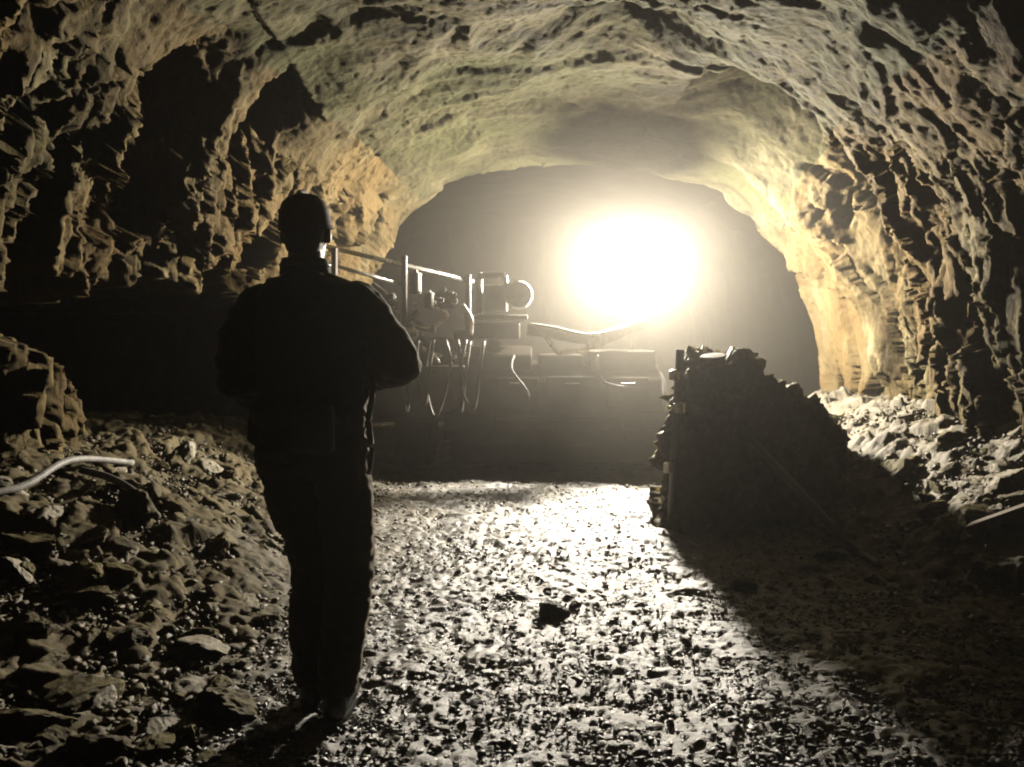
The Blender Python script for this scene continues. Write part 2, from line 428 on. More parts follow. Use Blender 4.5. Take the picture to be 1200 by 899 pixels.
    g1, h1 = facets(P * np.array([5.2, 5.2, 2.0]), 140, 1.0, 0.3)
    g2, h2 = facets(P * np.array([14, 14, 4.5]), 150, 1.0, 0.4)
    nn = np.stack([nx, 0.35 * np.sign(g2), nz], -1)
    P = P + nn * ((0.06 * g1 + 0.026 * g2) * calm)[..., None] * k3
    return P, len(t)

SP, NT = shell()
i1, i2 = int(NT * 0.33), int(NT * 0.70)
for nm, a, b, mat, lab in (('tunnel_wall_left', 0, i1 + 1, M_WALL, 'jagged left rock wall of the tunnel with a dark side opening'),
                           ('tunnel_roof', i1, i2 + 1, M_ROOF, 'rough arched rock roof of the tunnel'),
                           ('tunnel_wall_right', i2, NT, M_WALL, 'flaky lit right rock wall of the tunnel')):
    tag(link(nm, grid_mesh(nm, SP[:, a:b], True), mat), lab, None, None, 'structure')
for nm, yy in (('tunnel_end', 23.9), ('tunnel_back', -6.9)):
    q = np.array([[[-9, yy, -2], [-9, yy, 8]], [[10, yy, -2], [10, yy, 8]]], float)
    tag(link(nm, grid_mesh(nm, q), M_WALL), 'rock at the far end of the tunnel' if yy > 0 else 'rock closing the tunnel behind the camera', None, None, 'structure')

# ------------------------------------------------------------------ stones
def stone_mesh(name, seed, flat=0.7, n=15):
    """low hull, for gravel"""
    r = np.random.default_rng(seed); bm = bmesh.new()
    for k in range(n):
        v = r.normal(size=3); v /= np.linalg.norm(v); v *= r.uniform(0.75, 1.1)
        bm.verts.new((v[0] * 1.0, v[1] * r.uniform(0.75, 0.95), v[2] * flat))
    bmesh.ops.convex_hull(bm, input=bm.verts[:])
    bmesh.ops.delete(bm, geom=[v for v in bm.verts if not v.link_faces], context='VERTS')
    return bm_mesh(name, bm)
def rough_stone(name, seed, flat=0.7):
    """broken stone: a ball cut by random fracture planes, then roughened"""
    r = np.random.default_rng(seed); bm = bmesh.new(); bmesh.ops.create_icosphere(bm, subdivisions=4, radius=1.0)
    co = np.array([v.co for v in bm.verts])
    for k in range(11):
        q = r.normal(size=3); q /= np.linalg.norm(q); c = r.uniform(0.45, 0.8)
        ex = np.maximum(co @ q - c, 0); co = co - ex[:, None] * q * 0.97
    ln = co / (np.linalg.norm(co, axis=1)[:, None] + 1e-6)
    ff, _ = facets(co * 3.2 + seed, seed, 0.9, 0.4)
    co = co + ln * (0.07 * ff + 0.07 * fbm(co * 3 + seed, 3, seed) + 0.035 * fbm(co * 11, 2, seed + 1))[:, None]
    co *= np.array([1.15, r.uniform(0.75, 1.0), flat])[None]
    for v, c in zip(bm.verts, co): v.co = c
    return bm_mesh(name, bm)
ROUGH = [rough_stone('rock', 400 + k, [0.6, 0.75, 0.9, 0.5][k % 4]) for k in range(16)]
STONES = [stone_mesh('stone', 100 + k, [0.55, 0.7, 0.8, 0.45][k % 4], 9 + k % 4) for k in range(16)]
def with_mat(me, mat):
    c = me.copy(); c.materials.append(mat); return c
S_TAN = [with_mat(m, M_STONE) for m in ROUGH]
S_PALE = [with_mat(m, M_PALE) for m in ROUGH[:8]]
S_DARK = [with_mat(m, M_DARKSTONE) for m in ROUGH[:8]]

def put_stone(name, me, x, y, s, label, group=None, cat='rock', sink=0.38, scl=(1, 1, 1), z=None):
    o = bpy.data.objects.new(name, me); COL.objects.link(o)
    zz = float(floor_h(x, y)) if z is None else z
    o.location = (x, y, zz + s * scl[2] * (0.55 - sink))
    o.rotation_euler = (random.uniform(-0.5, 0.5), random.uniform(-0.5, 0.5), random.uniform(0, 6.28))
    o.scale = (s * scl[0], s * scl[1], s * scl[2])
    return tag(o, label, cat, group)

def floor_at(px, py):
    """world x, y of the floor under a photo pixel"""
    d = np.arange(2.0, 10.0, 0.02)
    p = W(px, py, 1.0); q = (p.x * d, d, CAM_Z + (p.z - CAM_Z) * d)
    under = q[2] < floor_h(q[0], d)
    p = W(px, py, float(d[int(np.argmax(under))]) if under.any() else 9.9)
    return p.x, p.y

# stones one can name, then the rubble in groups
for px, py, s, me, lab in [
    (650, 722, 0.10, S_DARK[1], 'knobbly dark rock on the lit floor in the middle of the tunnel'),
    (556, 828, 0.045, S_DARK[3], 'small black rock on the floor right of the miner\'s boots'),
    (730, 762, 0.028, S_DARK[2], 'tiny dark stone at the lower edge of the brightest floor glare'),
    (905, 634, 0.075, S_PALE[2], 'bright pale rock alone in the shadow right of the steel frame'),
    (800, 612, 0.07, S_PALE[3], 'pale rock at the foot of the steel frame'),
    (838, 621, 0.06, S_PALE[4], 'small pale rock beside the foot of the steel frame'),
    (868, 692, 0.085, S_PALE[1], 'pale flat rock on the edge of the floor shadow'),
    (1178, 575, 0.16, S_PALE[5], 'large pale boulder on the rubble at the right edge'),
    (1147, 680, 0.05, S_PALE[6], 'small pale stone low in the dark below the plank'),
    (955, 578, 0.12, S_PALE[7], 'pale block at the near corner of the right rubble'),
    (965, 500, 0.13, S_TAN[5], 'tan block against the foot of the right wall'),
    (215, 540, 0.13, S_PALE[0], 'pale knob of rock on top of the rubble left of the miner'),
    (245, 550, 0.12, S_PALE[3], 'pale rounded rock beside the miner on the left rubble crest'),
    (160, 605, 0.13, S_TAN[2], 'tan boulder under the end of the fallen hose'),
    (262, 645, 0.12, S_TAN[6], 'yellowish boulder left of the miner\'s knees'),
    (100, 690, 0.14, S_TAN[9], 'broad mossy-toned boulder in the left rubble'),
    (110, 640, 0.10, S_TAN[11], 'grey boulder on the left rubble below the hose'),
    (60, 780, 0.10, S_TAN[12], 'low boulder in the dark lower left corner'),
    (160, 760, 0.11, S_TAN[13], 'lumpy boulder in the middle of the left foreground'),
    (1050, 560, 0.15, S_TAN[14], 'long slab lying on the right rubble under the wall'),
    (1090, 600, 0.12, S_TAN[15], 'slanted slab in the middle of the right rubble'),
]:
    x, y = floor_at(px, py)
    put_stone('rock', me, x, y, s * (y / 5.0) ** 0.5, lab)

def scatter(n, pick, label, group, smin, smax, meshes):
    k = 0; tries = 0
    while k < n and tries < 20000:
        tries += 1
        px, py = pick()
        x, y = floor_at(px, py)
        if abs(x + 0.66) < 0.28 and abs(y - 2.74) < 0.4: continue
        if y > 8.2: continue
        s = smin * (smax / smin) ** (random.random() ** 2.4)
        put_stone('rock', random.choice(meshes), x, y, s, label, group, scl=(1, 1, random.uniform(0.6, 1)))
        k += 1
scatter(120, lambda: (random.uniform(0, 330), random.uniform(535, 899)), 'broken rock in the rubble left of the miner', 'rubble left of the miner', 0.035, 0.15, S_TAN[:10] + S_PALE)
scatter(100, lambda: (random.uniform(935, 1200), random.uniform(500, 690)), 'broken rock in the rubble along the right wall', 'rubble along the right wall', 0.035, 0.14, S_TAN + S_PALE[:3])
scatter(60, lambda: (random.uniform(430, 1010), random.uniform(590, 899)), 'small stone on the lit gravel floor', 'stones on the lit floor', 0.012, 0.035, S_TAN + S_PALE[:4])

scatter(16, lambda: (random.uniform(785, 960), random.uniform(598, 640)), 'loose rock fallen at the foot of the added boulder', 'rocks at the foot of the boulder', 0.03, 0.10, S_TAN)
def gravel(name, n, label, track=False, mat=None):
    vs_, fs = [], []; base = 0
    src = []
    for me in STONES:
        src.append((np.array([v.co for v in me.vertices]), np.array([[*p.vertices] for p in me.polygons])))
    r = np.random.default_rng(6 if track else 5)
    yy = 2.2 + 5.2 * r.random(n) ** 1.6
    xx = r.uniform(-0.68, 0.72, n) * yy
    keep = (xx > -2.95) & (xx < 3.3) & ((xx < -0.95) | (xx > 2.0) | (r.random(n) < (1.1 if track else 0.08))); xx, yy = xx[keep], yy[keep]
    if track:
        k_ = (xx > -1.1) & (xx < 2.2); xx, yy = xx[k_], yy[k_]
    hz = floor_h(xx, yy)
    ss = 0.007 * (0.034 / 0.007) ** (r.random(len(xx)) ** 2.3)
    ss = ss * np.where((xx < -1.0) | (xx > 2.1), 1.1, 0.6)
    if track: ss = 0.005 * (0.022 / 0.005) ** (r.random(len(xx)) ** 2.0)
    for k in range(len(xx)):
        v, f = src[r.integers(len(src))]
        a, b = r.uniform(0, 6.28), r.uniform(-0.6, 0.6)
        ca, sa, cb, sb = math.cos(a), math.sin(a), math.cos(b), math.sin(b)
        M = np.array([[ca, -sa, 0], [sa, ca, 0], [0, 0, 1]]) @ np.array([[1, 0, 0], [0, cb, -sb], [0, sb, cb]])
        vs_.append((v @ M.T) * ss[k] + np.array([xx[k], yy[k], hz[k] + ss[k] * (0.45 if track else 0.2)])); fs.append(f + base); base += len(v)
    Vv = np.concatenate(vs_); F = np.concatenate(fs)
    me = bpy.data.meshes.new(name)
    me.vertices.add(len(Vv)); me.vertices.foreach_set('co', Vv.reshape(-1).astype(np.float32))
    me.loops.add(len(F) * 3); me.loops.foreach_set('vertex_index', F.reshape(-1).astype(np.int32))
    me.polygons.add(len(F)); me.polygons.foreach_set('loop_start', np.arange(0, len(F) * 3, 3, dtype=np.int32))
    me.update(calc_edges=True)
    return tag(link(name, me, mat or M_GRAVEL), label, None, None, 'stuff')
gravel('gravel', 30000, 'loose brown gravel strewn over the rubble and floor')
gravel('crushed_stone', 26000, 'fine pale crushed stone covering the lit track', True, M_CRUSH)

# ------------------------------------------------------------------ hoses, plank
def hose(name, pts, r, mat, label, cat='hose'):
    bm = bmesh.new(); tube(bm, spline(pts, 8), r, 10)
    return tag(link(name, bm_mesh(name, bm), mat, None, True), label, cat)
def on_floor(px, py, up=0.03):
    x, y = floor_at(px, py); return Vector((x, y, float(floor_h(x, y)) + up))
hose('hose', [on_floor(-60, 605, 0.07), on_floor(25, 592, 0.08), on_floor(85, 566, 0.12), on_floor(155, 556, 0.07)], 0.019, M_PALEHOSE, 'pale hose end arching over the rubble at the left edge')
hose('hose', [on_floor(95, 562, 0.05), on_floor(130, 574, 0.06), on_floor(160, 594, 0.07), on_floor(185, 620, 0.05)], 0.02, M_HOSE, 'thin grey hose drooping down the rubble under the pale one')
hose('hose', [on_floor(925, 570), on_floor(955, 598), on_floor(990, 640), on_floor(1030, 670)], 0.022, M_RUBBER, 'black hose running down in front of the right rubble')
bm = bmesh.new(); a = on_floor(1135, 640, 0.1); b = on_floor(1230, 625, 0.16)
dv = b - a
box(bm, (0, 0, 0), (dv.length, 0.16, 0.05), None, 0.006)
for v in bm.verts: v.co.z += 0.006 * math.sin(v.co.x * 7)
pl = tag(link('plank', bm_mesh('plank', bm), M_WOOD), 'weathered timber plank lying across the rubble at the right edge', 'plank')
pl.location = (a + b) / 2; pl.rotation_euler = dv.to_track_quat('X', 'Z').to_euler()

# ------------------------------------------------------------------ fused blobs
def sph(c, r):
    r = (r, r, r) if not hasattr(r, '__len__') else r
    bm = bmesh.new(); bmesh.ops.create_icosphere(bm, subdivisions=2, radius=1)
    pts = [Vector((v.co.x * r[0] + c[0], v.co.y * r[1] + c[1], v.co.z * r[2] + c[2])) for v in bm.verts]; bm.free()
    return pts
def hull(bm, *blobs):
    vv = [bm.verts.new(p) for c, r in blobs for p in sph(c, r)]
    res = bmesh.ops.convex_hull(bm, input=vv)
    dead = [g for g in res['geom_interior'] + res['geom_unused'] if isinstance(g, bmesh.types.BMVert)]
    bmesh.ops.delete(bm, geom=list(set(dead)), context='VERTS')
def chain(bm, *blobs):
    for a, b in zip(blobs, blobs[1:]): hull(bm, a, b)
def fuse(name, bm, voxel, smooth, mat, parent, wrinkle=0.0, wscale=(9, 9, 14), seed=0):
    me = bm_mesh(name, bm)
    tmp = bpy.data.objects.new('tmp', me); COL.objects.link(tmp)
    m = tmp.modifiers.new('r', 'REMESH'); m.mode = 'VOXEL'; m.voxel_size = voxel; m.use_smooth_shade = True
    s = tmp.modifiers.new('s', 'SMOOTH'); s.factor = 0.5; s.iterations = smooth
    dg = bpy.context.evaluated_depsgraph_get(); out = bpy.data.meshes.new_from_object(tmp.evaluated_get(dg))
    bpy.data.objects.remove(tmp); bpy.data.meshes.remove(me); out.name = name
    if wrinkle:
        n = len(out.vertices); co = np.empty(n * 3, np.float32); no = np.empty(n * 3, np.float32)
        out.vertices.foreach_get('co', co); out.vertices.foreach_get('normal', no)
        co, no = co.reshape(-1, 3).astype(float), no.reshape(-1, 3)
        wv = 1 - 2 * np.abs(fbm(co * np.array(wscale), 3, 200 + seed))
        co = co + no * (wrinkle * wv)[:, None]
        out.vertices.foreach_set('co', co.reshape(-1).astype(np.float32)); out.update()
    out.materials.clear(); out.materials.append(mat)
    return link(name, out, None, parent, True)

# ------------------------------------------------------------------ the mining machine with its floodlight
mach = tag(empty('mining_machine', (0, 9.4, 0)), 'hazy mining machine with handrail and glaring floodlight across the tunnel', 'machine')
MINV = Matrix.Translation((0, -9.4, 0))
def part(name, bm, mat, parent=None, smooth=False):
    me = bm_mesh(name, bm); me.transform(MINV)
    o = link(name, me, mat, parent or mach, smooth)
    return o

def plate(name, poly, x0, x1, bev=0.015):
    bm = bmesh.new(); prism(bm, poly, x0, x1); bmesh.ops.bevel(bm, geom=bm.edges[:], offset=bev, segments=1, affect='EDGES'); return part(name, bm, M_HULL)
plate('hull', [(7.78, 0.10), (7.72, 0.30), (7.74, 0.92), (7.92, 1.06), (10.4, 1.06), (10.6, 0.12)], -0.60, 1.46)
plate('engine_cover', [(7.80, 1.00), (7.84, 1.16), (8.02, 1.25), (8.9, 1.25), (9.1, 1.00)], -0.52, 0.20)
plate('tool_locker', [(7.86, 1.00), (7.86, 1.17), (8.5, 1.17), (8.6, 1.00)], 0.27, 0.70)
plate('tool_locker', [(7.82, 1.00), (7.90, 1.21), (8.7, 1.21), (8.8, 1.00)], 0.76, 1.42)
plate('mudguard', [(7.66, 0.34), (7.62, 0.46), (7.70, 0.62), (7.76, 0.62), (7.76, 0.34)], -0.66, -0.20)
plate('mudguard', [(7.66, 0.34), (7.62, 0.46), (7.70, 0.62), (7.76, 0.62), (7.76, 0.34)], 1.08, 1.52)
bm = bmesh.new(); box(bm, (0.45, 7.68, 0.50), (1.20, 0.10, 0.12), None, 0.02); bum = part('bumper', bm, M_HULL)
for sx in (0.0, 0.9):
    bm = bmesh.new(); box(bm, (sx, 7.605, 0.50), (0.10, 0.05, 0.09), None, 0.01); part('tow_hook', bm, M_HULL, bum)
for k_, (x_, z_, w_, h_) in enumerate(((0.05, 0.80, 0.42, 0.30), (0.58, 0.78, 0.50, 0.36), (1.12, 0.80, 0.40, 0.30))):
    bm = bmesh.new(); box(bm, (x_, 7.73, z_), (w_, 0.06, h_), None, 0.015); hp = part('hatch', bm, M_HULL)
    bm = bmesh.new(); tube(bm, [(x_ - 0.07, 7.68, z_ + h_ * 0.3), (x_ + 0.07, 7.68, z_ + h_ * 0.3)], 0.012, 8); part('handle', bm, M_STEEL, hp)
for q_ in (((0.02, 7.86, 1.16), (0.00, 7.66, 1.02), (0.16, 7.64, 0.78), (0.10, 7.66, 0.5)), ((0.85, 7.9, 1.16), (0.82, 7.68, 1.08), (0.9, 7.64, 0.9), (1.3, 7.7, 0.84))):
    bm = bmesh.new(); tube(bm, spline(q_, 6), 0.014, 8); part('cable', bm, M_RUBBER, None, True)
for sx in (-1.0, 1.40):
    we = empty('wheel'); we.parent = mach
    bm = bmesh.new(); lathe(bm, [(0.30, -0.17), (0.47, -0.17), (0.52, -0.12), (0.53, 0), (0.52, 0.12), (0.47, 0.17), (0.30, 0.17)], (sx, 8.4, 0.5), 'X', 40)
    part('tyre', bm, M_RUBBER, we)
    bm = bmesh.new(); lathe(bm, [(0.10, -0.19), (0.28, -0.175), (0.295, -0.12), (0.295, 0.12), (0.28, 0.175), (0.10, 0.19)], (sx, 8.4, 0.5), 'X', 28)
    part('rim', bm, M_PAINT, we)
# articulated boom reaching from the equipment to the lamp mast
def beam(bm, a, b, w0, w1):
    a, b = Vector(a), Vector(b); t = (b - a).normalized(); sd = t.cross(Vector((0, 0, 1))).normalized(); up = sd.cross(t)
    vv = [bm.verts.new(p + sd * i * w * 0.5 + up * j * w * 0.6) for p, w in ((a, w0), (b, w1)) for i, j in ((-1, -1), (1, -1), (1, 1), (-1, 1))]
    for q in ((0, 1, 2, 3), (7, 6, 5, 4), (0, 4, 5, 1), (1, 5, 6, 2), (2, 6, 7, 3), (3, 7, 4, 0)): bm.faces.new([vv[k] for k in q])
    bmesh.ops.recalc_face_normals(bm, faces=bm.faces[:]); bmesh.ops.bevel(bm, geom=bm.edges[:], offset=0.008, segments=1, affect='EDGES')
bm = bmesh.new(); beam(bm, W(618, 386, 7.75), W(700, 398, 7.7), 0.09, 0.11); boom = part('boom', bm, M_PAINT)
bm = bmesh.new(); beam(bm, W(690, 402, 7.72), W(752, 380, 8.25), 0.11, 0.08); part('boom_tip', bm, M_PAINT, boom)
bm = bmesh.new(); tube(bm, [W(640, 396, 7.66), W(654, 414, 7.6), W(690, 410, 7.62)], 0.024, 10); part('boom_cylinder', bm, M_BARE, boom, True)
bm = bmesh.new(); lathe(bm, [(0.03, -0.09), (0.065, -0.085), (0.065, 0.085), (0.03, 0.09)], W(696, 400, 7.66), 'Y', 18); part('joint_pin', bm, M_BARE, boom)
bm = bmesh.new(); tube(bm, spline([W(622, 380, 7.7), W(650, 384, 7.6), W(690, 392, 7.6), W(730, 384, 7.9)], 6), 0.014, 8); part('boom_hose', bm, M_WHITE, boom, True)
# work lamp: a glowing globe on a short mast
fl = empty('work_lamp'); fl.parent = mach
bm = bmesh.new(); bmesh.ops.create_icosphere(bm, subdivisions=3, radius=GLOBE_R)
bm.transform(Matrix.Translation(LAMP)); part('globe', bm, M_LENS, fl, True)
bm = bmesh.new(); lathe(bm, [(0.05, -0.10), (0.075, -0.08), (0.085, 0.0), (0.07, 0.02)], LAMP + Vector((0, 0, -GLOBE_R - 0.02)), 'Z', 24); part('lamp_base', bm, M_STEEL, fl, True)
bm = bmesh.new(); lathe(bm, [(0.02, 0.30), (0.10, 0.29), (0.19, 0.25), (0.255, 0.19), (0.25, 0.185), (0.185, 0.235), (0.10, 0.27), (0.02, 0.28)], LAMP, 'Z', 32); part('added_lamp_shield', bm, M_STEEL, fl, True)  # added shield, cuts the globe's upward light so the roof stays darker
for sg in (-1, 1):
    bm = bmesh.new(); tube(bm, [LAMP + Vector((sg * 0.21, 0.10, 0.22)), LAMP + Vector((sg * 0.21, 0.10, -0.12)), LAMP + Vector((sg * 0.06, 0.02, -0.24))], 0.009, 8); part('shield_stay', bm, M_STEEL, fl)
bm = bmesh.new(); tube(bm, [LAMP + Vector((0, 0, -0.24)), LAMP + Vector((0, 0, -0.92))], 0.035, 12); part('mast', bm, M_STEEL, fl)

# handrail on the machine's left flank
bm = bmesh.new(); tube(bm, [W(375, 287, 7.2), W(470, 310, 7.6), W(555, 330, 8.0)], 0.022, 10); rail = part('handrail', bm, M_BARE, None, True)
bm = bmesh.new(); tube(bm, [W(380, 308, 7.2), W(470, 333, 7.6)], 0.018, 10); part('lower_rail', bm, M_BARE, rail, True)
for px, y0, y1, d in ((392, 291, 420, 7.25), (474, 300, 420, 7.6), (549, 322, 430, 7.95)):
    bm = bmesh.new(); a = W(px, y0, d); b = W(px, y1, d); tube(bm, [a, b], 0.03, 10); part('rail_post', bm, M_STEEL, rail)
# deck and equipment behind the rail
bm = bmesh.new(); A = W(385, 425, 7.3); B = W(560, 425, 8.1)
box(bm, (-1.02, 7.95, 1.04), (1.15, 1.3, 0.06), None, 0.01); deck = part('deck', bm, M_STEEL)
bm = bmesh.new(); box(bm, (-1.05, 8.2, 0.75), (0.9, 0.7, 0.5), None, 0.04); part('tank', bm, M_STEEL)
r2 = random.Random(3)
def cyl(a, b, r, mat, name):
    bm = bmesh.new(); tube(bm, [a, b], r, 14); part(name, bm, mat, None, True)
def bent(name, pts, r, mat):
    bm = bmesh.new(); tube(bm, spline(pts, 6), r, 9); return part(name, bm, mat, None, True)
for px, py, r, h in ((487, 332, 0.055, 0.20), (460, 378, 0.06, 0.24), (503, 352, 0.045, 0.15)):
    bm = bmesh.new(); lathe(bm, [(r * 0.4, h * 0.62), (r * 0.45, h * 0.5), (r, h * 0.46), (r * 1.05, h * 0.4), (r, h * 0.36), (r, -h * 0.42), (r * 0.8, -h * 0.5)], W(px, py, 7.45), 'Z', 20)
    part('filter_canister', bm, M_WHITE, None, True)
for k in range(16):
    px, py = r2.uniform(425, 545), r2.uniform(335, 408); d = r2.uniform(7.3, 7.8)
    L = r2.uniform(25, 60); q = [(px, py)]
    for j in range(3): q.append((q[-1][0] + r2.choice((-1, 1, 1)) * L * r2.uniform(0.2, 0.5), q[-1][1] + r2.uniform(-14, 18)))
    bent('pipe', [W(min(max(u, 415), 552), min(v, 425), d + 0.03 * j) for j, (u, v) in enumerate(q)], r2.uniform(0.012, 0.03), r2.choice((M_BARE, M_WHITE, M_BARE, M_HOSE)))
for k in range(12):
    px, py = r2.uniform(440, 548), r2.uniform(345, 440); rr = r2.uniform(0.02, 0.045)
    bm = bmesh.new(); lathe(bm, [(rr * 0.6, -rr), (rr, -rr * 0.8), (rr, rr * 0.5), (rr * 0.7, rr * 0.6), (rr * 0.7, rr * 1.3)], W(px, py, r2.uniform(7.25, 7.6)), r2.choice('XYZ'), 8)
    part('coupling', bm, r2.choice((M_BARE, M_WHITE)))
for nm, px, py, d, s in (('valve_block', 522, 352, 8.0, (0.2, 0.2, 0.16)), ('gearbox', 505, 412, 7.85, (0.42, 0.3, 0.28)), ('control_box', 448, 375, 7.9, (0.3, 0.25, 0.42)), ('pump', 543, 400, 8.0, (0.18, 0.25, 0.22))):
    bm = bmesh.new(); box(bm, W(px, py, d), s, None, 0.03); part(nm, bm, M_STEEL)
# hoses hanging under the deck
for px in (470, 490, 508, 522, 536, 546):
    x1 = px + r2.uniform(-25, 25)
    bm = bmesh.new()
    tube(bm, spline([W(px, 398, 7.35), W(px + r2.uniform(-8, 8), 430 + r2.uniform(0, 20), 7.3), W((px + x1) / 2, 470 + r2.uniform(0, 22), 7.3), W(x1, 445, 7.35), W(x1 + 6, 400, 7.45)], 6), 0.018, 8)
    part('hydraulic_hose', bm, M_HOSE, None, True)
# light box and drum on a shelf
lb = empty('light_box'); lb.parent = mach
bm = bmesh.new(); d = 7.9
for a, b, r in (((562, 320), (562, 368), 0.035), ((562, 323), (592, 323), 0.03), ((592, 323), (594, 345), 0.028)):
    tube(bm, [W(*a, d), W(*b, d)], r, 10)
part('box_frame', bm, M_WHITE, lb)
bm = bmesh.new(); c = W(580, 350, d + 0.22); box(bm, c, (0.26, 0.16, 0.28), None, 0.02); part('box_back', bm, M_BAND, lb)
bm = bmesh.new(); c = W(608, 346, d); lathe(bm, [(0.03, -0.05), (0.085, -0.06), (0.095, -0.10), (0.125, -0.10), (0.14, -0.06), (0.14, 0.07), (0.12, 0.1), (0.05, 0.1)], c, 'Y', 24); dr = part('drum', bm, M_WHITE, lb)
bm = bmesh.new(); a, b = W(545, 371, d), W(618, 373, d); box(bm, (a + b) / 2, ((b - a).length, 0.3, 0.04), None, 0.008); part('shelf', bm, M_WHITE, lb)
bm = bmesh.new(); a, b = W(582, 398, d), W(562, 428, d); tube(bm, [a, b], 0.055, 12); part('strut', bm, M_WHITE, lb)
bm = bmesh.new(); box(bm, W(580, 388, d + 0.06), (0.5, 0.2, 0.16), None, 0.02); part('shelf_bracket', bm, M_STEEL, lb)

# ------------------------------------------------------------------ dark steel frame right of the lamp
FD = 5.5
base = W(795, 619, FD); gz = float(floor_h(base.x, FD))
fr = tag(empty('steel_frame', (base.x, FD, gz)), 'thin upright steel post with sloping braces standing in haze right of the lamp', 'steel frame')
FINV = Matrix.Translation((-base.x, -FD, -gz))
def fpart(name, bm, mat, smooth=False, parent=None):
    me = bm_mesh(name, bm); me.transform(FINV); return link(name, me, mat, parent or fr, smooth)
bm = bmesh.new(); tube(bm, [W(786, 624, FD), W(797, 410, FD)], 0.03, 12); fpart('post', bm, M_STEEL, True)
for px, py, r in ((797, 478, 0.045), (784, 548, 0.04), (791, 440, 0.04)):
    bm = bmesh.new(); lathe(bm, [(r * 0.5, -0.04), (r, -0.03), (r, 0.03), (r * 0.5, 0.04)], W(px, py, FD - 0.03), 'Z', 14); fpart('clamp', bm, M_BARE)
for a, b in (((846, 436), (930, 610)), ((866, 500), (1005, 655))):
    bm = bmesh.new(); q = on_floor(*b, 0.02); tube(bm, [W(*a, FD), q], 0.028, 10); fpart('brace', bm, M_STEEL, True)
bm = bmesh.new(); lathe(bm, [(0.02, -0.012), (0.085, -0.010), (0.09, 0.0), (0.085, 0.010), (0.02, 0.012)], (0, 0, 0), 'Z', 20)
bm.transform(Matrix.Translation(W(836, 418, FD)) @ Matrix.Rotation(R(9), 4, 'X') @ Matrix.Rotation(R(-6), 4, 'Y')); fpart('cap', bm, M_WHITE)
bm = bmesh.new(); tube(bm, [W(796, 428, FD), W(836, 419, FD)], 0.016, 8); fpart('cap_bracket', bm, M_STEEL)

# ------------------------------------------------------------------ the miner
PX, PY = -0.668, 2.74
PZ = float(floor_h(PX, PY))
SHL, SHR = (-0.190, 0.0, 1.415), (0.135, 0.0, 1.425)
ELL, ELR = (-0.270, -0.03, 1.185), (0.292, 0.0, 1.225)
WRL, WRR = (-0.215, 0.20, 1.08), (0.12, 0.27, 1.16)
HIPL, HIPR = (-0.115, 0.0, 0.92), (0.065, 0.0, 0.92)
KNL, KNR = (-0.04, 0.10, 0.50), (0.095, 0.04, 0.50)
ANL, ANR = (-0.045, 0.06, 0.10), (0.062, -0.05, 0.10)

def hand(bm, wrist, fwd, side, thumb_up):
    w_, f_ = Vector(wrist), Vector(fwd).normalized(); s_ = Vector(side).normalized(); n_ = f_.cross(s_)
    palm = w_ + f_ * 0.085
    hull(bm, (w_, 0.026), (palm + s_ * 0.028, 0.017), (palm - s_ * 0.028, 0.017))
    for k, (o, L) in enumerate(((0.033, 0.070), (0.011, 0.080), (-0.011, 0.075), (-0.033, 0.058))):
        a = palm + s_ * o; b = a + f_ * L * 0.5 + n_ * L * 0.12; c = b + f_ * L * 0.22 + n_ * L * 0.42
        chain(bm, (a, 0.0095), (b, 0.0088), (c, 0.0078))
    a = w_ + f_ * 0.03 + s_ * 0.028; b = a + f_ * 0.03 + s_ * 0.03 + n_ * 0.015; c = b + f_ * 0.03 + s_ * 0.005 + n_ * 0.02
    chain(bm, (a, 0.014), (b, 0.0115), (c, 0.0095))

# body: one continuous mesh
HD = Vector((-0.042, 0.03, 1.668))
bm = bmesh.new()
hull(bm, (HD, (0.072, 0.092, 0.103)), (HD + Vector((0, 0.045, -0.085)), (0.05, 0.05, 0.04)))
hull(bm, (HD + Vector((0, 0.088, -0.02)), (0.012, 0.02, 0.012)), (HD + Vector((0, 0.10, -0.035)), (0.016, 0.018, 0.012)))       # nose
for s in (-1, 1): hull(bm, (HD + Vector((s * 0.078, 0.0, -0.005)), (0.012, 0.02, 0.03)))                                     # ears
hull(bm, (HD + Vector((0, 0.092, -0.068)), (0.026, 0.01, 0.007)))                                                            # mouth
chain(bm, (HD + Vector((0, -0.01, -0.06)), 0.058), ((-0.03, -0.015, 1.50), 0.066))
hull(bm, ((-0.18, 0, 1.43), 0.055), ((0.14, 0, 1.44), 0.055), ((-0.025, -0.01, 1.50), 0.06))
hull(bm, ((-0.02, 0.0, 1.38), (0.16, 0.10, 0.08)), ((-0.025, 0.0, 1.15), (0.14, 0.095, 0.08)), ((-0.025, 0, 0.95), (0.15, 0.10, 0.07)))
for sh, el, wr in ((SHL, ELL, WRL), (SHR, ELR, WRR)): chain(bm, (sh, 0.052), (el, 0.042), (wr, 0.029))
hand(bm, WRL, (0.30, 0.75, -0.55), (0.9, -0.2, 0.3), 1)
hand(bm, WRR, (-0.45, 0.85, 0.10), (-0.2, 0.0, 1.0), 1)
for h, k, a in ((HIPL, KNL, ANL), (HIPR, KNR, ANR)): chain(bm, (h, 0.075), (k, 0.05), (a, 0.038), ((a[0], a[1] + 0.10, 0.05), 0.035))
body = fuse('person', bm, 0.007, 3, M_SKIN, None)
body.location = (PX, PY, PZ)
tag(body, 'person seen from behind in dark jacket, trousers and helmet walking towards the light', 'person')

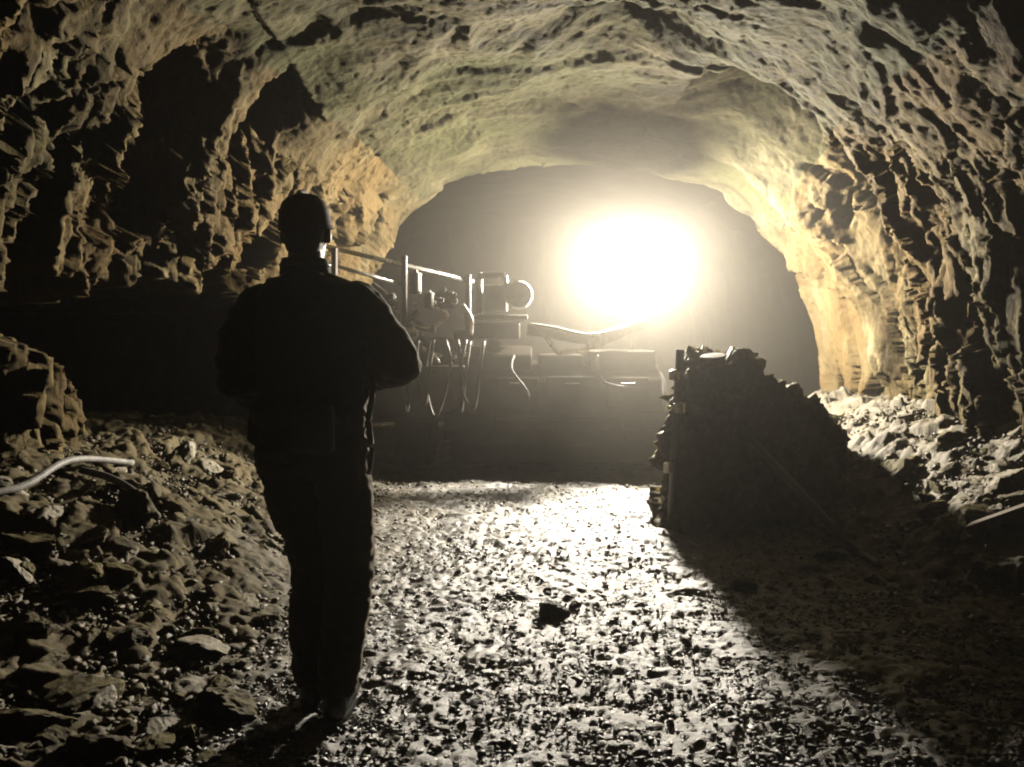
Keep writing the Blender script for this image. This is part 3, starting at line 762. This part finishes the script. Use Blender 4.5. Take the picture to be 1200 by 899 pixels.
# jacket
bm = bmesh.new()
hull(bm, ((-0.18, 0, 1.405), (0.075, 0.085, 0.07)), ((0.12, 0, 1.415), (0.075, 0.085, 0.07)), ((-0.035, -0.02, 1.50), (0.085, 0.085, 0.05)))
hull(bm, ((-0.03, 0, 1.38), (0.215, 0.125, 0.09)), ((-0.03, 0, 1.18), (0.195, 0.125, 0.09)))
hull(bm, ((-0.03, 0, 1.18), (0.195, 0.125, 0.09)), ((-0.035, 0, 1.02), (0.188, 0.135, 0.05)), ((-0.035, 0, 0.965), (0.195, 0.14, 0.02)))
chain(bm, (SHL, (0.085, 0.085, 0.08)), ((-0.245, -0.02, 1.31), 0.073), (ELL, 0.066), ((-0.255, 0.09, 1.12), 0.058), (WRL, 0.044))
chain(bm, (SHR, (0.085, 0.085, 0.08)), ((0.215, 0.0, 1.32), 0.072), (ELR, 0.070), ((0.20, 0.14, 1.20), 0.060), (WRR, 0.044))
jacket = fuse('jacket', bm, 0.010, 5, M_JACKET, body, 0.016, (6, 6, 11), 1)
# collar with a light band
bm = bmesh.new(); lathe(bm, [(0.086, 0), (0.084, 0.03), (0.079, 0.055), (0.074, 0.055), (0.076, 0.0)], (-0.036, -0.005, 1.525), 'Z', 28); col_o = link('collar', bm_mesh('collar', bm), M_JACKET, jacket, True)
bm = bmesh.new(); lathe(bm, [(0.0865, 0.030), (0.0845, 0.040), (0.080, 0.040), (0.080, 0.030)], (-0.036, -0.005, 1.525), 'Z', 28); link('reflective_band', bm_mesh('reflective_band', bm), M_BAND, jacket, True)
# trousers
bm = bmesh.new()
hull(bm, ((-0.03, 0, 1.0), (0.17, 0.115, 0.05)), (HIPL, (0.10, 0.115, 0.09)), (HIPR, (0.105, 0.115, 0.09)))
chain(bm, (HIPL, (0.10, 0.115, 0.09)), ((-0.085, 0.04, 0.72), 0.092), (KNL, 0.075), ((-0.045, 0.06, 0.30), 0.073), ((-0.045, 0.05, 0.13), 0.064))
chain(bm, (HIPR, (0.105, 0.115, 0.09)), ((0.085, 0.02, 0.72), 0.093), (KNR, 0.078), ((0.082, -0.01, 0.30), 0.075), ((0.065, -0.045, 0.13), 0.064))
fuse('trousers', bm, 0.010, 4, M_TROUSER, body, 0.014, (8, 8, 15), 2)
for an in (ANL, ANR):
    bm = bmesh.new()
    chain(bm, ((an[0], an[1], 0.20), 0.055), ((an[0], an[1], 0.09), 0.055))
    hull(bm, ((an[0], an[1] - 0.03, 0.055), (0.045, 0.05, 0.055)), ((an[0] + 0.008, an[1] + 0.15, 0.04), (0.046, 0.06, 0.038)), ((an[0], an[1] + 0.06, 0.09), (0.045, 0.06, 0.05)))
    bt = fuse('boot', bm, 0.008, 3, M_BOOT, body)
    bm = bmesh.new()
    vv = []
    for k in range(20):
        t = 2 * math.pi * k / 20; yy = math.sin(t) * 0.145 + 0.06
        vv.append((an[0] + 0.004 + math.cos(t) * (0.047 if yy > 0.06 else 0.043), an[1] + yy))
    f = [bm.verts.new((x, y, -0.004)) for x, y in vv]; g = [bm.verts.new((x, y, 0.022)) for x, y in vv]
    bm.faces.new(f[::-1]); bm.faces.new(g)
    for k in range(20): bm.faces.new((f[k], f[(k + 1) % 20], g[(k + 1) % 20], g[k]))
    link('sole', bm_mesh('sole', bm), M_RUBBER, bt)
# hair and helmet
bm = bmesh.new(); hull(bm, (HD + Vector((0, -0.018, 0.0)), (0.0745, 0.085, 0.075)), (HD + Vector((0, -0.04, -0.05)), (0.06, 0.055, 0.03)))
fuse('hair', bm, 0.008, 2, M_HAIR, body)
bm = bmesh.new()
prof = [(0.094, 0.0), (0.0985, 0.004), (0.097, 0.03), (0.092, 0.06), (0.080, 0.088), (0.058, 0.108), (0.03, 0.117), (0.003, 0.119)]
lathe(bm, prof, (0, 0, 0), 'Z', 36)
for v in bm.verts: v.co.y *= 1.2
hm = link('helmet', bm_mesh('helmet', bm), M_HELMET, body, True); hm.scale = (0.9, 0.92, 0.97); hm.location = HD + Vector((0, 0.0, 0.022)); hm.rotation_euler = (R(6), R(-3), 0)
bm = bmesh.new()
n = 48; inner, outer = [], []
for k in range(n):
    t = 2 * math.pi * k / n; fy = math.sin(t)
    ro = 0.101 + 0.03 * max(0, fy) ** 2
    inner.append((math.cos(t) * 0.094, fy * 0.094 * 1.2)); outer.append((math.cos(t) * ro, fy * ro * 1.2))
lo = [[bm.verts.new((x, y, z)) for x, y in ring] for ring, z in ((inner, 0.004), (outer, -0.006), (outer, -0.001), (inner, 0.011))]
for a in range(4):
    for k in range(n): bm.faces.new((lo[a][k], lo[a][(k + 1) % n], lo[(a + 1) % 4][(k + 1) % n], lo[(a + 1) % 4][k]))
bmesh.ops.recalc_face_normals(bm, faces=bm.faces[:]); link('brim', bm_mesh('brim', bm), M_HELMET, hm, True)
bm = bmesh.new(); tube(bm, spline([(0, -0.10, 0.10), (0, -0.04, 0.121), (0, 0.04, 0.123), (0, 0.10, 0.095)], 5), 0.008, 8); link('ridge', bm_mesh('ridge', bm), M_HELMET, hm, True)
# belt, battery pack, hanging strap
bm = bmesh.new(); lathe(bm, [(0.190, -0.022), (0.196, -0.02), (0.196, 0.02), (0.190, 0.022)], (0, 0, 0), 'Z', 36)
for v in bm.verts: v.co.y *= 0.74
bl = link('belt', bm_mesh('belt', bm), M_RUBBER, body, True); bl.location = (-0.034, 0, 1.045)
bm = bmesh.new(); box(bm, (0.06, -0.165, -0.03), (0.13, 0.05, 0.15), None, 0.012); link('battery_pack', bm_mesh('battery_pack', bm), M_RUBBER, bl)
bm = bmesh.new(); tube(bm, spline([(0.175, 0.03, 1.19), (0.182, 0.03, 1.12), (0.170, 0.02, 1.03), (0.178, 0.02, 0.93), (0.168, 0.02, 0.84)], 6), 0.011, 8); link('strap', bm_mesh('strap', bm), M_BAND, body, True)

# ------------------------------------------------------------------ boulder added as an occluder, shaped to shade the lower-right floor
bm = bmesh.new()
def bl_(px, py, d, r): return (W(px, py, d) , r)
hull(bm, bl_(815, 424, 5.75, (0.08, 0.2, 0.09)), bl_(852, 434, 5.75, (0.12, 0.2, 0.12)), bl_(806, 598, 5.75, (0.22, 0.35, 0.24)), bl_(800, 520, 5.75, (0.10, 0.25, 0.15)), bl_(885, 590, 5.75, (0.22, 0.35, 0.25)), bl_(905, 474, 5.8, (0.13, 0.25, 0.14)))
hull(bm, bl_(812, 612, 5.70, (0.28, 0.4, 0.2)), bl_(940, 592, 5.95, (0.2, 0.35, 0.2)), bl_(905, 474, 5.8, (0.13, 0.25, 0.14)), bl_(945, 505, 5.95, (0.13, 0.3, 0.13)))
hull(bm, bl_(945, 505, 5.95, (0.13, 0.3, 0.13)), bl_(935, 595, 5.95, (0.22, 0.35, 0.2)), bl_(966, 528, 6.4, (0.13, 0.3, 0.13)), bl_(968, 570, 6.4, (0.22, 0.35, 0.3)))
bo = fuse('boulder', bm, 0.022, 2, M_STONE, None)
n = len(bo.data.vertices); co = np.empty(n * 3, np.float32); no = np.empty(n * 3, np.float32)
bo.data.vertices.foreach_get('co', co); bo.data.vertices.foreach_get('normal', no); co = co.reshape(-1, 3); no = no.reshape(-1, 3)
ff, _ = facets(co * 4.5 + 0.3 * fbm(co * 4, 2, 5)[:, None], 301, 0.8, 0.4); fg, _ = facets(co * 13, 302, 0.8, 0.5)
co = co + no * (0.13 * ff + 0.035 * fg + 0.03 * fbm(co * 20, 2, 9))[:, None]
bo.data.vertices.foreach_set('co', co.reshape(-1).astype(np.float32)); bo.data.update()
tag(bo, 'added boulder behind the steel post, shaped to throw the lower-right floor shadow', 'boulder')

# ------------------------------------------------------------------ dusty air
bm = bmesh.new(); box(bm, (0.5, 8.5, 2.6), (30, 36, 9.0))
hz = bpy.data.materials.new('dusty_air'); hz.use_nodes = True; nt = hz.node_tree
nt.nodes.remove(nt.nodes['Principled BSDF'])
pv = nt.nodes.new('ShaderNodeVolumePrincipled')
pv.inputs['Color'].default_value = (0.93, 0.88, 0.80, 1); pv.inputs['Density'].default_value = HAZE_DENSITY; pv.inputs['Anisotropy'].default_value = HAZE_G
nt.links.new(pv.outputs[0], nt.nodes['Material Output'].inputs['Volume'])
tag(link('haze', bm_mesh('haze', bm), hz), 'dusty air glowing round the lamp', None, None, 'stuff')
# denser dust hanging round the working machine at the far end
bm = bmesh.new(); bmesh.ops.create_icosphere(bm, subdivisions=4, radius=1.0)
for v in bm.verts: v.co = Vector((v.co.x * 6.0 + 0.9, v.co.y * 7.2 + 12.9, v.co.z * 3.6 + 1.9))
dz_ = bpy.data.materials.new('thick_dust'); dz_.use_nodes = True; nt = dz_.node_tree
nt.nodes.remove(nt.nodes['Principled BSDF'])
pv = nt.nodes.new('ShaderNodeVolumePrincipled')
pv.inputs['Color'].default_value = (0.155, 0.143, 0.12, 1); pv.inputs['Density'].default_value = DUST_DENSITY; pv.inputs['Anisotropy'].default_value = DUST_G
nt.links.new(pv.outputs[0], nt.nodes['Material Output'].inputs['Volume'])
tag(link('dust_cloud', bm_mesh('dust_cloud', bm), dz_), 'thick pale dust hanging round the machine at the far end', None, None, 'stuff')
